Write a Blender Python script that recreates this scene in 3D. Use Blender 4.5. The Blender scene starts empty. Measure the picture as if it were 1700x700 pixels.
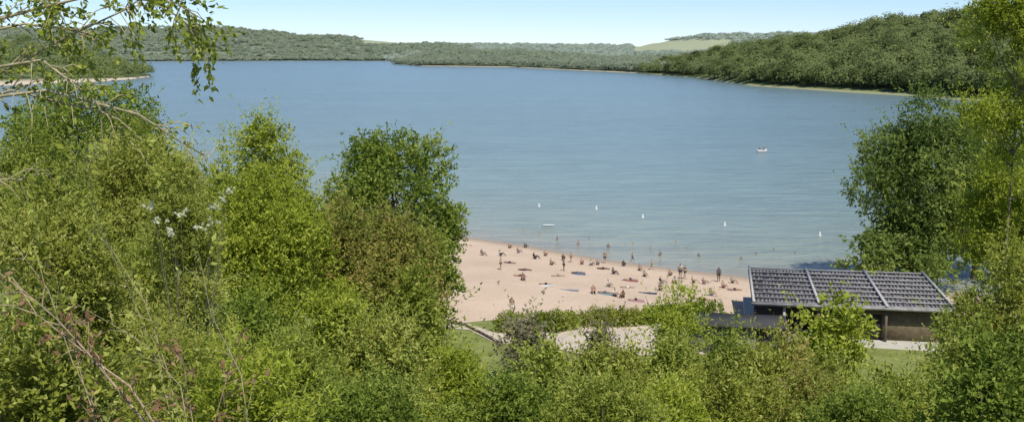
import bpy, bmesh, math
import numpy as np
from mathutils import Vector, Matrix
rng = np.random.default_rng(11)
scene = bpy.context.scene
C = scene.collection
CAMZ = 24.0; F = 1700*40/36; PITCH = math.atan(265/F)
ca, sa = math.cos(PITCH), math.sin(PITCH)

# ---------------------------------------------------------------- helpers
def ray(px, py):
    cx = (px-850)/F; cy = (350-py)/F
    return np.array([cx, ca+cy*sa, -sa+cy*ca])
def P(px, py, z=0.0):
    d = ray(px, py); t = (z-CAMZ)/d[2]
    return np.array([d[0]*t, d[1]*t, z])
def PD(px, py, Y):
    d = ray(px, py); t = Y/d[1]
    return np.array([d[0]*t, Y, CAMZ+d[2]*t])
def proj(V):
    V = np.asarray(V, float); x, y, z = V[..., 0], V[..., 1], V[..., 2]-CAMZ
    fw = y*ca - z*sa; up = y*sa + z*ca
    return 850+F*x/fw, 350-F*up/fw
def tag(o, label=None, cat=None, group=None, kind=None):
    if label: o['label'] = label
    if cat: o['category'] = cat
    if group: o['group'] = group
    if kind: o['kind'] = kind
    return o
def empty(name, loc, rz=0):
    o = bpy.data.objects.new(name, None); C.objects.link(o)
    o.location = tuple(float(v) for v in loc); o.rotation_euler = (0, 0, rz); o.empty_display_size = .2
    return o
def link(name, me, mat=None, parent=None, loc=(0, 0, 0)):
    if mat: me.materials.append(mat)
    o = bpy.data.objects.new(name, me); C.objects.link(o)
    o.location = tuple(float(v) for v in loc)
    if parent: o.parent = parent
    return o
def quadmesh(name, V, Q, attrs=None, smooth=False):
    V = np.ascontiguousarray(V, dtype=np.float32).reshape(-1, 3); Q = np.ascontiguousarray(Q, dtype=np.int32).reshape(-1, 4)
    me = bpy.data.meshes.new(name)
    me.vertices.add(len(V)); me.vertices.foreach_set('co', V.ravel())
    me.loops.add(Q.size); me.loops.foreach_set('vertex_index', Q.ravel())
    me.polygons.add(len(Q)); me.polygons.foreach_set('loop_start', np.arange(0, Q.size, 4, dtype=np.int32))
    if smooth: me.polygons.foreach_set('use_smooth', np.ones(len(Q), dtype=bool))
    me.update(calc_edges=True)
    for k, v in (attrs or {}).items():
        a = me.attributes.new(k, 'FLOAT', 'POINT'); a.data.foreach_set('value', np.ascontiguousarray(v, dtype=np.float32).ravel())
    return me
class MB:
    def __init__(s): s.V = []; s.Q = []; s.n = 0
    def add(s, V, Q):
        s.V.append(np.asarray(V, float)); s.Q.append(np.asarray(Q, int)+s.n); s.n += len(V)
    def box(s, c, ax, ay, az):
        c = np.asarray(c, float); ax, ay, az = (np.asarray(a, float) for a in (ax, ay, az))
        V = [c+i*ax+j*ay+k*az for k in (-1, 1) for j in (-1, 1) for i in (-1, 1)]
        s.add(V, [(0, 2, 3, 1), (4, 5, 7, 6), (0, 1, 5, 4), (2, 6, 7, 3), (0, 4, 6, 2), (1, 3, 7, 5)])
    def tube(s, pts, rad, n=6):
        pts = np.asarray(pts, float); m = len(pts); V = []
        for i in range(m):
            t = pts[min(i+1, m-1)]-pts[max(i-1, 0)]; t = t/(np.linalg.norm(t)+1e-9)
            a = np.cross(t, (0.31, .93, .17)); a /= np.linalg.norm(a)+1e-9; b = np.cross(t, a)
            for k in range(n):
                w = 2*math.pi*k/n; V.append(pts[i]+rad[i]*(math.cos(w)*a+math.sin(w)*b))
        Q = [(i*n+k, i*n+(k+1) % n, (i+1)*n+(k+1) % n, (i+1)*n+k) for i in range(m-1) for k in range(n)]
        s.add(V, Q)
    def lathe(s, prof, n=12, c=(0, 0, 0)):
        s.add([(c[0]+r*math.cos(2*math.pi*k/n), c[1]+r*math.sin(2*math.pi*k/n), c[2]+z) for r, z in prof for k in range(n)],
              [(i*n+k, i*n+(k+1) % n, (i+1)*n+(k+1) % n, (i+1)*n+k) for i in range(len(prof)-1) for k in range(n)])
    def build(s, name, mat, parent=None, loc=(0, 0, 0), smooth=False):
        return link(name, quadmesh(name, np.concatenate(s.V), np.concatenate(s.Q), None, smooth), mat, parent, loc)

# ---------------------------------------------------------------- materials
def newmat(name):
    m = bpy.data.materials.new(name); m.use_nodes = True; nt = m.node_tree; nt.nodes.clear()
    out = nt.nodes.new('ShaderNodeOutputMaterial'); return m, nt, out
def simple(name, col, rough=.7, var=.15, scale=6, spec=.3):
    m, nt, out = newmat(name); b = nt.nodes.new('ShaderNodeBsdfPrincipled')
    tc = nt.nodes.new('ShaderNodeTexCoord'); nz = nt.nodes.new('ShaderNodeTexNoise'); nz.inputs['Scale'].default_value = scale; nz.inputs['Detail'].default_value = 5
    r = nt.nodes.new('ShaderNodeValToRGB'); e = r.color_ramp.elements
    e[0].position = .3; e[1].position = .7
    e[0].color = (*[c*(1-var) for c in col], 1); e[1].color = (*[min(1, c*(1+var)) for c in col], 1)
    nt.links.new(tc.outputs['Object'], nz.inputs['Vector']); nt.links.new(nz.outputs['Fac'], r.inputs['Fac']); nt.links.new(r.outputs['Color'], b.inputs['Base Color'])
    b.inputs['Roughness'].default_value = rough; b.inputs['Specular IOR Level'].default_value = spec
    nt.links.new(b.outputs[0], out.inputs[0]); return m
def leafmat(name, c0, c1, c2, trans=.45):
    m, nt, out = newmat(name)
    at = nt.nodes.new('ShaderNodeAttribute'); at.attribute_name = 'tint'
    r = nt.nodes.new('ShaderNodeValToRGB'); e = r.color_ramp.elements
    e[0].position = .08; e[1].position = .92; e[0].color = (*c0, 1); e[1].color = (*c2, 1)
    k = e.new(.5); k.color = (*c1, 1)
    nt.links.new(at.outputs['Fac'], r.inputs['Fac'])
    b = nt.nodes.new('ShaderNodeBsdfPrincipled'); b.inputs['Roughness'].default_value = .65; b.inputs['Specular IOR Level'].default_value = .12
    t = nt.nodes.new('ShaderNodeBsdfTranslucent'); mx = nt.nodes.new('ShaderNodeMixShader'); mx.inputs[0].default_value = trans
    nt.links.new(r.outputs['Color'], b.inputs['Base Color']); nt.links.new(r.outputs['Color'], t.inputs['Color'])
    nt.links.new(b.outputs[0], mx.inputs[1]); nt.links.new(t.outputs[0], mx.inputs[2]); nt.links.new(mx.outputs[0], out.inputs[0]); return m
LM = {
 'dark': leafmat('leaf_dark', (.09, .135, .030), (.18, .25, .05), (.32, .38, .10)),
 'oak': leafmat('leaf_oak', (.09, .135, .018), (.20, .275, .036), (.37, .43, .09)),
 'mid': leafmat('leaf_mid', (.115, .15, .018), (.265, .32, .042), (.49, .52, .125)),
 'yellow': leafmat('leaf_yellow', (.16, .205, .018), (.345, .41, .04), (.55, .58, .11)),
 'olive': leafmat('leaf_olive', (.14, .165, .022), (.33, .365, .054), (.60, .60, .17)),
 'rust': leafmat('leaf_rust', (.13, .15, .024), (.28, .305, .052), (.52, .40, .14)),
 'grey': leafmat('leaf_grey', (.14, .135, .075), (.25, .24, .13), (.43, .37, .23)),
 'cream': leafmat('leaf_cream', (.52, .54, .35), (.68, .69, .48), (.80, .80, .64)),
 'dry': leafmat('leaf_dry', (.22, .12, .06), (.36, .21, .11), (.52, .36, .20)),
 'hill': leafmat('leaf_hill', (.115, .15, .055), (.17, .21, .07), (.24, .28, .10), .38),
 'far': leafmat('leaf_far_hazed', (.19, .23, .165), (.225, .265, .175), (.275, .315, .195), .32),  # distance haze is mixed into these leaf colours, paler and bluer
 'farther': leafmat('leaf_farther_hazed', (.28, .33, .28), (.31, .365, .29), (.35, .40, .30), .3),  # palest greens: haze over the farthest woods painted into the leaves
}
BARK = simple('bark', (.16, .13, .09), .9, .35, 12)
DEADWOOD = simple('dead_wood', (.40, .29, .19), .9, .35, 18)
TWIG = simple('twig_wood', (.36, .31, .18), .9, .3, 20)

# ---------------------------------------------------------------- terrain height
SHORE_PX = [(-500, 284), (0, 300), (300, 322), (500, 345), (650, 370), (720, 383), (780, 395), (850, 405), (930, 419), (1000, 431), (1080, 442), (1160, 452), (1250, 462), (1400, 474), (1550, 486), (1700, 497), (2300, 535)]
SH = np.array([P(a, b, 0)[:2] for a, b in SHORE_PX])
def ys(x): return np.interp(x, SH[:, 0], SH[:, 1])
def hfun(x, y):
    x = np.asarray(x, float); y = np.asarray(y, float)
    d = ys(x)-y
    zb = np.where(d > 0, np.minimum(1.8, .05*d), np.maximum(-4, .09*d))
    hz = np.interp(y, [-60, 0, 8, 20, 40, 58, 72, 400], [22.3, 22.3, 18.8, 13.2, 6.2, 2.6, 1.2, -12])
    wob = np.clip((64-y)/20, 0, 1)*(.35*np.sin(x*.31+y*.17)+.25*np.sin(x*.73-y*.41))
    return np.maximum(zb, hz+wob*np.clip((y-4)/6, 0, 1))
def G(px, py):
    z = 1.0
    for _ in range(12):
        p = P(px, py, z); z = z*.3+.7*float(hfun(p[0], p[1]))
    p = P(px, py, z); p[2] = float(hfun(p[0], p[1])); return p

# ground sheet
def axis(a, b, st, far): 
    mid = np.arange(a, b+.01, st); 
    lo = -np.geomspace(abs(a)+20, far, 9)[::-1] if a < -60 else np.array([])
    hi = np.geomspace(b+20, far, 9); return np.concatenate([lo, mid, hi])
gx = axis(-150, 130, 2, 9000); gy = axis(-60, 250, 1.5, 9000)
X, Y = np.meshgrid(gx, gy); Z = hfun(X, Y)
def gridq(ny, nx):
    i = np.arange(ny-1)[:, None]*nx+np.arange(nx-1)[None]
    return np.stack([i, i+1, i+nx+1, i+nx], -1).reshape(-1, 4)
m, nt, out = newmat('grassy_ground')
b = nt.nodes.new('ShaderNodeBsdfPrincipled'); b.inputs['Roughness'].default_value = .9; b.inputs['Specular IOR Level'].default_value = .1
tc = nt.nodes.new('ShaderNodeTexCoord'); n1 = nt.nodes.new('ShaderNodeTexNoise'); n1.inputs['Scale'].default_value = .6; n1.inputs['Detail'].default_value = 10; n1.inputs['Roughness'].default_value = .75
r = nt.nodes.new('ShaderNodeValToRGB'); e = r.color_ramp.elements; e[0].position = .3; e[1].position = .72
e[0].color = (.11, .145, .03, 1); e[1].color = (.31, .32, .11, 1)
nt.links.new(tc.outputs['Object'], n1.inputs['Vector']); nt.links.new(n1.outputs['Fac'], r.inputs['Fac']); nt.links.new(r.outputs['Color'], b.inputs['Base Color']); nt.links.new(b.outputs[0], out.inputs[0])
GROUND = m
tag(link('ground', quadmesh('ground', np.stack([X, Y, Z], -1), gridq(len(gy), len(gx)), None, True), GROUND), kind='structure')

# ---------------------------------------------------------------- sheets: beach, paths
def resample(pts, n):
    pts = np.asarray(pts, float)[:, :2]; s = np.concatenate([[0], np.cumsum(np.linalg.norm(np.diff(pts, axis=0), axis=1))])
    t = np.linspace(0, s[-1], n); return np.stack([np.interp(t, s, pts[:, 0]), np.interp(t, s, pts[:, 1])], -1)
def ruled(name, A, B, nu, nv, dz, mat, flat=None):
    A = resample(A, nu); B = resample(B, nu); v = np.linspace(0, 1, nv)[:, None, None]
    XY = A[None]*(1-v)+B[None]*v
    z = hfun(XY[..., 0], XY[..., 1])+dz if flat is None else np.full(XY.shape[:2], flat)
    return tag(link(name, quadmesh(name, np.concatenate([XY, z[..., None]], -1), gridq(nv, nu), None, True), mat), kind='structure')
m, nt, out = newmat('beach_sand')
b = nt.nodes.new('ShaderNodeBsdfPrincipled'); b.inputs['Roughness'].default_value = .95; b.inputs['Specular IOR Level'].default_value = .1
tc = nt.nodes.new('ShaderNodeTexCoord'); n1 = nt.nodes.new('ShaderNodeTexNoise'); n1.inputs['Scale'].default_value = .16; n1.inputs['Detail'].default_value = 12; n1.inputs['Roughness'].default_value = .65
r = nt.nodes.new('ShaderNodeValToRGB'); e = r.color_ramp.elements; e[0].position = .3; e[1].position = .7
e[0].color = (.52, .40, .285, 1); e[1].color = (.63, .49, .36, 1)
nt.links.new(tc.outputs['Object'], n1.inputs['Vector']); nt.links.new(n1.outputs['Fac'], r.inputs['Fac'])
sx = nt.nodes.new('ShaderNodeSeparateXYZ'); nt.links.new(tc.outputs['Object'], sx.inputs[0])
mr = nt.nodes.new('ShaderNodeMapRange'); mr.inputs[1].default_value = .04; mr.inputs[2].default_value = .26; nt.links.new(sx.outputs['Z'], mr.inputs[0])
mx = nt.nodes.new('ShaderNodeMix'); mx.data_type = 'RGBA'; mx.inputs[6].default_value = (.36, .275, .195, 1)
nt.links.new(mr.outputs[0], mx.inputs[0]); nt.links.new(r.outputs['Color'], mx.inputs[7]); nt.links.new(mx.outputs[2], b.inputs['Base Color'])
n2 = nt.nodes.new('ShaderNodeTexNoise'); n2.inputs['Scale'].default_value = 2.2; n2.inputs['Detail'].default_value = 6
bp = nt.nodes.new('ShaderNodeBump'); bp.inputs['Strength'].default_value = .6; bp.inputs['Distance'].default_value = .25
nt.links.new(tc.outputs['Object'], n2.inputs['Vector']); nt.links.new(n2.outputs['Fac'], bp.inputs['Height']); nt.links.new(bp.outputs[0], b.inputs['Normal'])
nt.links.new(b.outputs[0], out.inputs[0]); SAND = m
PATHM = simple('pale_gravel', (.52, .44, .34), .95, .14, .8)
xs = np.linspace(-22, 62, 90)
inl_px = [(640, 525), (735, 535), (770, 536), (830, 530), (950, 522), (1080, 518), (1180, 520), (1300, 524), (1500, 530), (1800, 545)]
A = np.stack([xs, ys(xs)+2.5], -1); Bp = [G(*p) for p in inl_px]
ruled('beach', A, Bp, 110, 40, .03, SAND)
ruled('path', [G(*p) for p in [(900, 548), (960, 541), (1060, 538), (1180, 536)]], [G(*p) for p in [(910, 575), (960, 588), (1060, 590), (1180, 588)]], 30, 10, .045, PATHM)
ruled('path_branch', [G(*p) for p in [(735, 536), (780, 538), (820, 552), (905, 549)]], [G(*p) for p in [(735, 545), (780, 548), (822, 570), (905, 574)]], 30, 5, .05, PATHM)

# ---------------------------------------------------------------- water
wx = np.concatenate([-np.geomspace(170, 8000, 14)[::-1], np.arange(-150, 151, 3.), np.geomspace(170, 8000, 14)])
wy = np.concatenate([np.arange(70, 420, 3.), np.geomspace(430, 8000, 22)])
X, Y = np.meshgrid(wx, wy)
WAT = quadmesh('lake_water', np.stack([X, Y, 0*X], -1), gridq(len(wy), len(wx)), {'off': (Y-ys(X))})
m, nt, out = newmat('lake_water')
b = nt.nodes.new('ShaderNodeBsdfPrincipled'); b.inputs['Roughness'].default_value = .2; b.inputs['IOR'].default_value = 1.33; b.inputs['Specular IOR Level'].default_value = .3
at = nt.nodes.new('ShaderNodeAttribute'); at.attribute_name = 'off'
tc = nt.nodes.new('ShaderNodeTexCoord')
def noise(scale, detail, rough, rot=0.):
    mp = nt.nodes.new('ShaderNodeMapping'); mp.inputs['Scale'].default_value = (*scale, 1); mp.inputs['Rotation'].default_value = (0, 0, rot); nt.links.new(tc.outputs['Object'], mp.inputs[0])
    n = nt.nodes.new('ShaderNodeTexNoise'); n.inputs['Scale'].default_value = 1; n.inputs['Detail'].default_value = detail; n.inputs['Roughness'].default_value = rough; nt.links.new(mp.outputs[0], n.inputs[0]); return n
def maprange(src, a, b_, c, d):
    h = nt.nodes.new('ShaderNodeMapRange'); 
    for i, v in enumerate((a, b_, c, d)): h.inputs[i+1].default_value = v
    nt.links.new(src, h.inputs[0]); return h
nA = noise((.008, .03), 8, .66)
ma = nt.nodes.new('ShaderNodeMath'); ma.operation = 'MULTIPLY_ADD'; ma.inputs[1].default_value = 24; nt.links.new(nA.outputs['Fac'], ma.inputs[0]); nt.links.new(at.outputs['Fac'], ma.inputs[2])
mr = maprange(ma.outputs[0], 8, 250, 0, 1)
r = nt.nodes.new('ShaderNodeValToRGB'); e = r.color_ramp.elements
e[0].position = 0; e[0].color = (.37, .32, .24, 1); e[1].position = 1; e[1].color = (.165, .24, .24, 1)
for p, c in ((.03, (.31, .305, .24)), (.10, (.26, .31, .255)), (.28, (.215, .29, .265)), (.55, (.185, .26, .25))):
    k = e.new(p); k.color = (*c, 1)
nt.links.new(mr.outputs[0], r.inputs['Fac'])
hv = maprange(nA.outputs['Fac'], .3, .7, .9, 1.08)
nC = noise((.07, .22), 9, .76, .05); hc = maprange(nC.outputs['Fac'], .25, .75, .74, 1.26)  # light and dark of the ripples painted into the water colour
mm = nt.nodes.new('ShaderNodeMath'); mm.operation = 'MULTIPLY'; nt.links.new(hv.outputs[0], mm.inputs[0]); nt.links.new(hc.outputs[0], mm.inputs[1])
vm = nt.nodes.new('ShaderNodeVectorMath'); vm.operation = 'SCALE'; nt.links.new(r.outputs['Color'], vm.inputs[0]); nt.links.new(mm.outputs[0], vm.inputs['Scale'])
nt.links.new(vm.outputs[0], b.inputs['Base Color'])
nB = noise((.16, .30), 6, .62, .2)
bp = nt.nodes.new('ShaderNodeBump'); bp.inputs['Strength'].default_value = 1; bp.inputs['Distance'].default_value = 1.5; nt.links.new(nB.outputs['Fac'], bp.inputs['Height']); nt.links.new(bp.outputs[0], b.inputs['Normal'])
nt.links.new(b.outputs[0], out.inputs[0])
tag(link('lake_water', WAT, m), kind='structure')

# ---------------------------------------------------------------- foliage
def unit(n):
    v = rng.normal(size=n+(3,)) if isinstance(n, tuple) else rng.normal(size=(n, 3))
    return v/np.linalg.norm(v, axis=-1, keepdims=True)
def nrm(v): return v/(np.linalg.norm(v, axis=-1, keepdims=True)+1e-9)
def leaves(Bs, D, L, k, lL, ratio, tint, droop=.15, spread=.75):
    M = len(Bs); t = rng.uniform(.1, 1, (M, k, 1)); L = np.asarray(L).reshape(M, 1, 1)
    pos = Bs[:, None]+D[:, None]*L*t; pos[..., 2] -= (droop*L*t*t)[..., 0]
    pos += rng.normal(size=pos.shape)*lL*.25
    ld = nrm(D[:, None]*.6+unit((M, k))*spread+np.array([0, 0, -droop*.6]))
    n = nrm(unit((M, k))*.75+np.array([.15, -.45, .6])); side = nrm(np.cross(ld, n))
    s = lL*rng.uniform(.55, 1.35, (M, k, 1)); w = s*ratio*.5
    V = np.stack([pos, pos+ld*s*.42+side*w, pos+ld*s, pos+ld*s*.42-side*w], 2).reshape(-1, 3)
    tt = np.clip(tint[:, None]+rng.normal(size=(M, k))*.13, 0, 1).reshape(-1)
    return V, np.repeat(tt, 4)
def leafobj(name, parts, mat, parent=None, loc=(0, 0, 0)):
    V = np.concatenate([p[0] for p in parts]); T = np.concatenate([p[1] for p in parts])
    return link(name, quadmesh(name, V, np.arange(len(V)), {'tint': T}), mat, parent, loc)
def crown_leaves(cl, N, k, lL, ratio, droop, twl, spray=0.):
    cl = np.asarray(cl, float); w = (cl[:, 3]*cl[:, 4]*cl[:, 5])**(.667); w /= w.sum()
    M = max(8, int(N/k)); ci = rng.choice(len(cl), M, p=w)
    u = unit(M); u[:, 2] += .12; u = nrm(u)
    rad = 1-.6*rng.random(M)**1.6
    Bs = cl[ci, :3]+u*cl[ci, 3:]*rad[:, None]
    D = nrm(u*.75+unit(M)*.75+np.array([0, 0, .3]))
    ct = rng.normal(size=len(cl))*.18
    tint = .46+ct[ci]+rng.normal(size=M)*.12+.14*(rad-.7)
    V, tt = leaves(Bs, D, twl*rng.uniform(.5, 1.5, M), k, lL, ratio, tint, droop)
    m2 = int(M*spray)
    if m2:
        ci = rng.choice(len(cl), m2, p=w); u = unit(m2); u[:, 2] = np.abs(u[:, 2]); Bs = cl[ci, :3]+u*cl[ci, 3:]*.85
        D = nrm(u*.6+unit(m2)*.45+np.array([0, 0, .75]))
        V2, t2 = leaves(Bs, D, twl*rng.uniform(1.6, 4.6, m2), int(k*1.5), lL*.95, ratio*.75, .58+ct[ci]*.6+rng.normal(size=m2)*.12, droop, .6)
        V = np.concatenate([V, V2]); tt = np.concatenate([tt, t2])
    return V, tt
def clumps(shape, rx, ry, z0, z1, n):
    out = []; H = z1-z0
    for i in range(n):
        if shape == 'round':
            u = unit(1)[0]; q = rng.uniform(.3, .8); s = rng.uniform(.20, .36)
            c = np.array([u[0]*rx*q, u[1]*ry*q, z0+H*.5+u[2]*H*.5*q*1.02]); r = np.array([rx*s, ry*s, min(rx*s, H*.5*s*1.2)])
        elif shape == 'full':
            u = unit(1)[0]; u = np.sign(u)*np.abs(u)**.72; q = rng.uniform(.5, .8); s = rng.uniform(.19, .30)
            c = np.array([u[0]*rx*q, u[1]*ry*q, z0+H*.5+u[2]*H*.5*q]); r = np.array([rx*s, ry*s, min(rx*s, H*.5*s*1.2)])
        elif shape == 'airy':
            u = unit(1)[0]; u = np.sign(u)*np.abs(u)**.85; q = rng.uniform(.35, .88); s = rng.uniform(.15, .28)
            c = np.array([u[0]*rx*q, u[1]*ry*q, z0+H*.5+u[2]*H*.5*q*1.02]); r = np.array([rx*s*1.2, ry*s*1.2, min(rx*s*.75, H*.5*s)])
        elif shape == 'cone':
            t = rng.uniform(0, 1)**1.1; ra = (1-t)**.55; a = rng.uniform(0, 6.28); q = rng.uniform(0, .8)
            s = .15+.2*ra; c = np.array([math.cos(a)*rx*q*ra, math.sin(a)*ry*q*ra, z0+H*(.04+.9*t)]); r = np.array([rx*s, ry*s, max(rx*s*1.2, H*.06)])
        else:
            t = rng.uniform(0, .95); ra = math.sqrt(max(.05, 1-t*t*.9)); a = rng.uniform(0, 6.28); q = rng.uniform(.1, .95)
            s = rng.uniform(.13, .28); c = np.array([math.cos(a)*rx*q*ra, math.sin(a)*ry*q*ra, z0+H*t*.9]); r = np.array([rx*s, ry*s, min(rx*s*rng.uniform(.8, 1.5), H*.35)])
        c[2] = min(c[2], z1-r[2]*.75); out.append([*c, *r])
    if shape == 'cone': out += [[0, 0, z1-H*.05, rx*.17, rx*.17, H*.06], [rx*.12, 0, z1-H*.12, rx*.22, rx*.2, H*.07], [-rx*.15, 0, z1-H*.15, rx*.22, rx*.2, H*.07]]
    elif shape == 'full': out += [[rx*a, 0, z1-rx*(.24+abs(a)*.25), rx*.28, ry*.28, rx*.24] for a in (-.42, -.12, .2, .48)]
    else: out.append([0, 0, z1-rx*.22, rx*.3, ry*.3, min(rx*.3, H*.3)])
    return np.array(out)
def plant(name, label, cat, px, top, Yd, wpx, shape, pal, bot=None, leaf=None, ratio=.5, cov=4.2, droop=.15, trunk=None, group=None, ncl=None, k=9, twl=None, base=None, spray=None):
    tp = PD(px, top, Yd); x, y, zt = tp
    zg = float(hfun(x, y)) if base is None else base
    root = empty(name, (x, y, zg-.05)); tag(root, label, cat, group)
    rx = wpx/2/F*Yd; ry = rx*.9
    frame_bot = PD(px, 720, Yd)[2]
    z0 = max(zg+.1, frame_bot-.4) if bot is None else max(zg+.2, PD(px, bot, Yd)[2])
    z0 -= zg; z1 = max(zt-zg, z0+.5)
    hpx = (z1-z0)*F/Yd
    lL = leaf or max(.066, Yd*(.0031 if trunk else rng.uniform(.0030, .0044)))
    n = ncl or int(np.clip(9+wpx*hpx/1200, 10, 64))
    cl = clumps(shape, rx, ry, z0, z1, n)
    Lp = lL*1138/Yd
    N = cov*(wpx*.602)*(hpx*.602)*.75/(.16*Lp*Lp*ratio/.5)
    N = int(np.clip(N, 800, 80000))
    tw = twl or max(lL*2.8, rx*.11)
    sp = spray if spray is not None else (.16 if shape == 'dome' else .05)
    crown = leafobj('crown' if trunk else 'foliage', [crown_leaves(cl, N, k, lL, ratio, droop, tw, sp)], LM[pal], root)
    mb = MB(); tr = trunk or max(.02, (z1)*.008)
    if trunk:
        topz = z0+(z1-z0)*.75; pts = [(0, 0, -.3)]+[(.03*rx*math.sin(i*2.1), .03*rx*math.cos(i*1.7), topz*i/5) for i in range(1, 6)]
        mb.tube(pts, [tr*1.25]+[tr*(1-.16*i) for i in range(1, 6)], 8)
        for c in cl[:14]:
            zs = max(min(c[2]-.35*abs(c[2]-z0)-.2*rx, topz), topz*.25); a = np.array([0, 0, zs]); bb = c[:3]
            mid = (a+bb)/2+np.array([0, 0, -.1*rx]); mb.tube([a, mid, bb], [tr*.42, tr*.3, tr*.08], 5)
        mb.build('trunk', BARK, root, smooth=True)
    else:
        for c in cl[:12]:
            a = np.array([c[0]*.15, c[1]*.15, -.2]); mid = np.array([c[0]*.5, c[1]*.5, c[2]*.55])
            mb.tube([a, mid, c[:3]+np.array([0, 0, c[5]*.6])], [tr, tr*.7, tr*.25], 5)
        mb.build('stems', BARK, root, smooth=True)
    return root

T = plant
# left bank trees
T('broadleaf_tree', 'dark green broad tree on the left edge in front of the sand spit', 'tree', 140, 134, 44, 320, 'full', 'oak', bot=430, trunk=.24, ncl=70)
T('broadleaf_tree', 'pale green small tree at the far left below the drooping bare twigs', 'tree', 40, 215, 33, 240, 'round', 'mid', bot=460, trunk=.16, spray=.15)
T('poplar_tree', 'yellow green pointed tree in front of the lake, left of the round dark tree', 'tree', 432, 193, 52, 255, 'cone', 'yellow', bot=470, trunk=.16, cov=4.2, ratio=.42, spray=.1, ncl=60)
T('oak_tree', 'round dark green tree standing at the left end of the beach', 'tree', 657, 214, 66, 222, 'full', 'oak', bot=490, trunk=.3, cov=5.5, spray=.02, ncl=70)
T('lime_tree', 'dark lower tree whose crown overhangs the left edge of the sand', 'tree', 733, 340, 70, 92, 'full', 'oak', bot=500, trunk=.12, cov=5.5, spray=0)
T('birch_tree', 'bright green leafy tree in front of the pointed yellow green one', 'tree', 442, 285, 40, 250, 'round', 'yellow', bot=590, trunk=.14, cov=4.6)
T('hawthorn_tree', 'rust tinged shrubby tree in front of the round dark tree', 'tree', 645, 352, 48, 240, 'round', 'rust', bot=580, trunk=.13, spray=.14)
T('hawthorn_tree', 'smaller rust and green shrub left of the rust tinged tree', 'tree', 568, 340, 43, 130, 'round', 'rust', bot=540, trunk=.1, spray=.14)
T('willow_tree', 'grey green fine leaved tree at left behind the cream blossoms', 'tree', 235, 215, 36, 220, 'round', 'olive', bot=480, trunk=.13, ratio=.34, droop=.35, cov=4.6, spray=.2)
T('alder_tree', 'mid green tree at the shore seen between the pointed tree and the round dark tree', 'tree', 560, 300, 100, 120, 'round', 'mid', bot=430, trunk=.2)
T('alder_tree', 'mid green shore tree seen through the gap left of the pointed tree', 'tree', 330, 285, 95, 170, 'round', 'mid', bot=430, trunk=.2)
T('leafy_shrub', 'mid green shrub below the rust tinged tree, beside the left edge of the path', 'shrub', 690, 455, 42, 150, 'dome', 'mid')
T('leafy_shrub', 'small green shrub at the left end of the timber edging', 'shrub', 728, 515, 55, 80, 'dome', 'mid')
T('leafy_shrub', 'yellow green shrub below the smaller rust shrub', 'shrub', 560, 480, 34, 230, 'dome', 'yellow')
T('leafy_shrub', 'olive tall shrub on the left edge in front of the pale small tree', 'shrub', 70, 315, 20, 330, 'dome', 'olive', ratio=.32, droop=.3, spray=.25)
T('leafy_shrub', 'olive feathery shrub right of the dead brown branch', 'shrub', 250, 400, 22, 240, 'dome', 'mid', ratio=.3, droop=.3, spray=.25)
T('leafy_shrub', 'bushy green shrub below the bright leafy tree', 'shrub', 400, 505, 26, 250, 'dome', 'oak', spray=.2)
T('leafy_shrub', 'light olive shrub in the bottom left corner', 'shrub', 50, 535, 11, 300, 'dome', 'olive', ratio=.45, leaf=.085)
T('leafy_shrub', 'fine leaved olive shrub at the bottom between the dead branch and the frame centre', 'shrub', 300, 560, 15, 270, 'dome', 'olive', ratio=.3, spray=.25)
T('leafy_shrub', 'yellowish shrub at the bottom edge, left of the middle', 'shrub', 480, 575, 19, 260, 'dome', 'mid', ratio=.42, spray=.25)
T('leafy_shrub', 'tall olive shrub at the bottom edge below the rust tinged trees', 'shrub', 630, 540, 26, 230, 'dome', 'olive', ratio=.4, spray=.2)
T('leafy_shrub', 'green sprawling shrub at the bottom below the lawn strip', 'shrub', 755, 590, 30, 215, 'dome', 'yellow')
T('leafy_shrub', 'feathery yellow olive shrub filling the bottom edge under the bushy green one', 'shrub', 400, 605, 12, 280, 'dome', 'yellow', ratio=.34, spray=.3, leaf=.08, cov=3.4)
T('leafy_shrub', 'feathery olive shrub filling the bottom edge under the tall olive one', 'shrub', 620, 625, 14, 260, 'dome', 'oak', ratio=.4, spray=.2, cov=3.6)
# middle
T('leafy_shrub', 'grey purple rounded shrub at the near end of the path', 'shrub', 872, 540, 74, 105, 'dome', 'grey', bot=612)
T('leafy_shrub', 'grey brown low shrub on the near edge of the path', 'shrub', 995, 555, 72, 110, 'dome', 'grey', bot=612)
T('leafy_shrub', 'mid green shrub in front of the grey purple one', 'shrub', 905, 580, 50, 180, 'dome', 'mid')
T('leafy_shrub', 'olive green shrub at the bottom centre in front of the low grey brown shrub', 'shrub', 1010, 590, 44, 200, 'dome', 'olive')
T('sapling_tree', 'feathery yellow green sapling in front of the sand, left of the grey wall', 'tree', 1128, 478, 74, 115, 'round', 'yellow', bot=600, trunk=.05, cov=2.0, ratio=.4, spray=.2)
T('leafy_shrub', 'green shrub below the feathery sapling', 'shrub', 1115, 570, 58, 150, 'dome', 'mid')
T('leafy_shrub', 'green shrub in front of the grey annex wall', 'shrub', 1205, 558, 62, 140, 'dome', 'oak')
T('walnut_sapling', 'bright green large leaved sapling in front of the pavilion', 'tree', 1385, 494, 66, 140, 'round', 'yellow', bot=640, trunk=.06, leaf=.34, ratio=.5, cov=4.0)
T('leafy_shrub', 'rust tipped shrub left of the large leaved sapling', 'shrub', 1305, 545, 60, 100, 'round', 'rust', bot=650, cov=3)
T('leafy_shrub', 'green shrub below the large leaved sapling', 'shrub', 1370, 595, 52, 140, 'dome', 'mid')
T('leafy_shrub', 'olive shrub between the annex shrub and the rust tipped one', 'shrub', 1262, 585, 52, 140, 'dome', 'olive')
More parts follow.
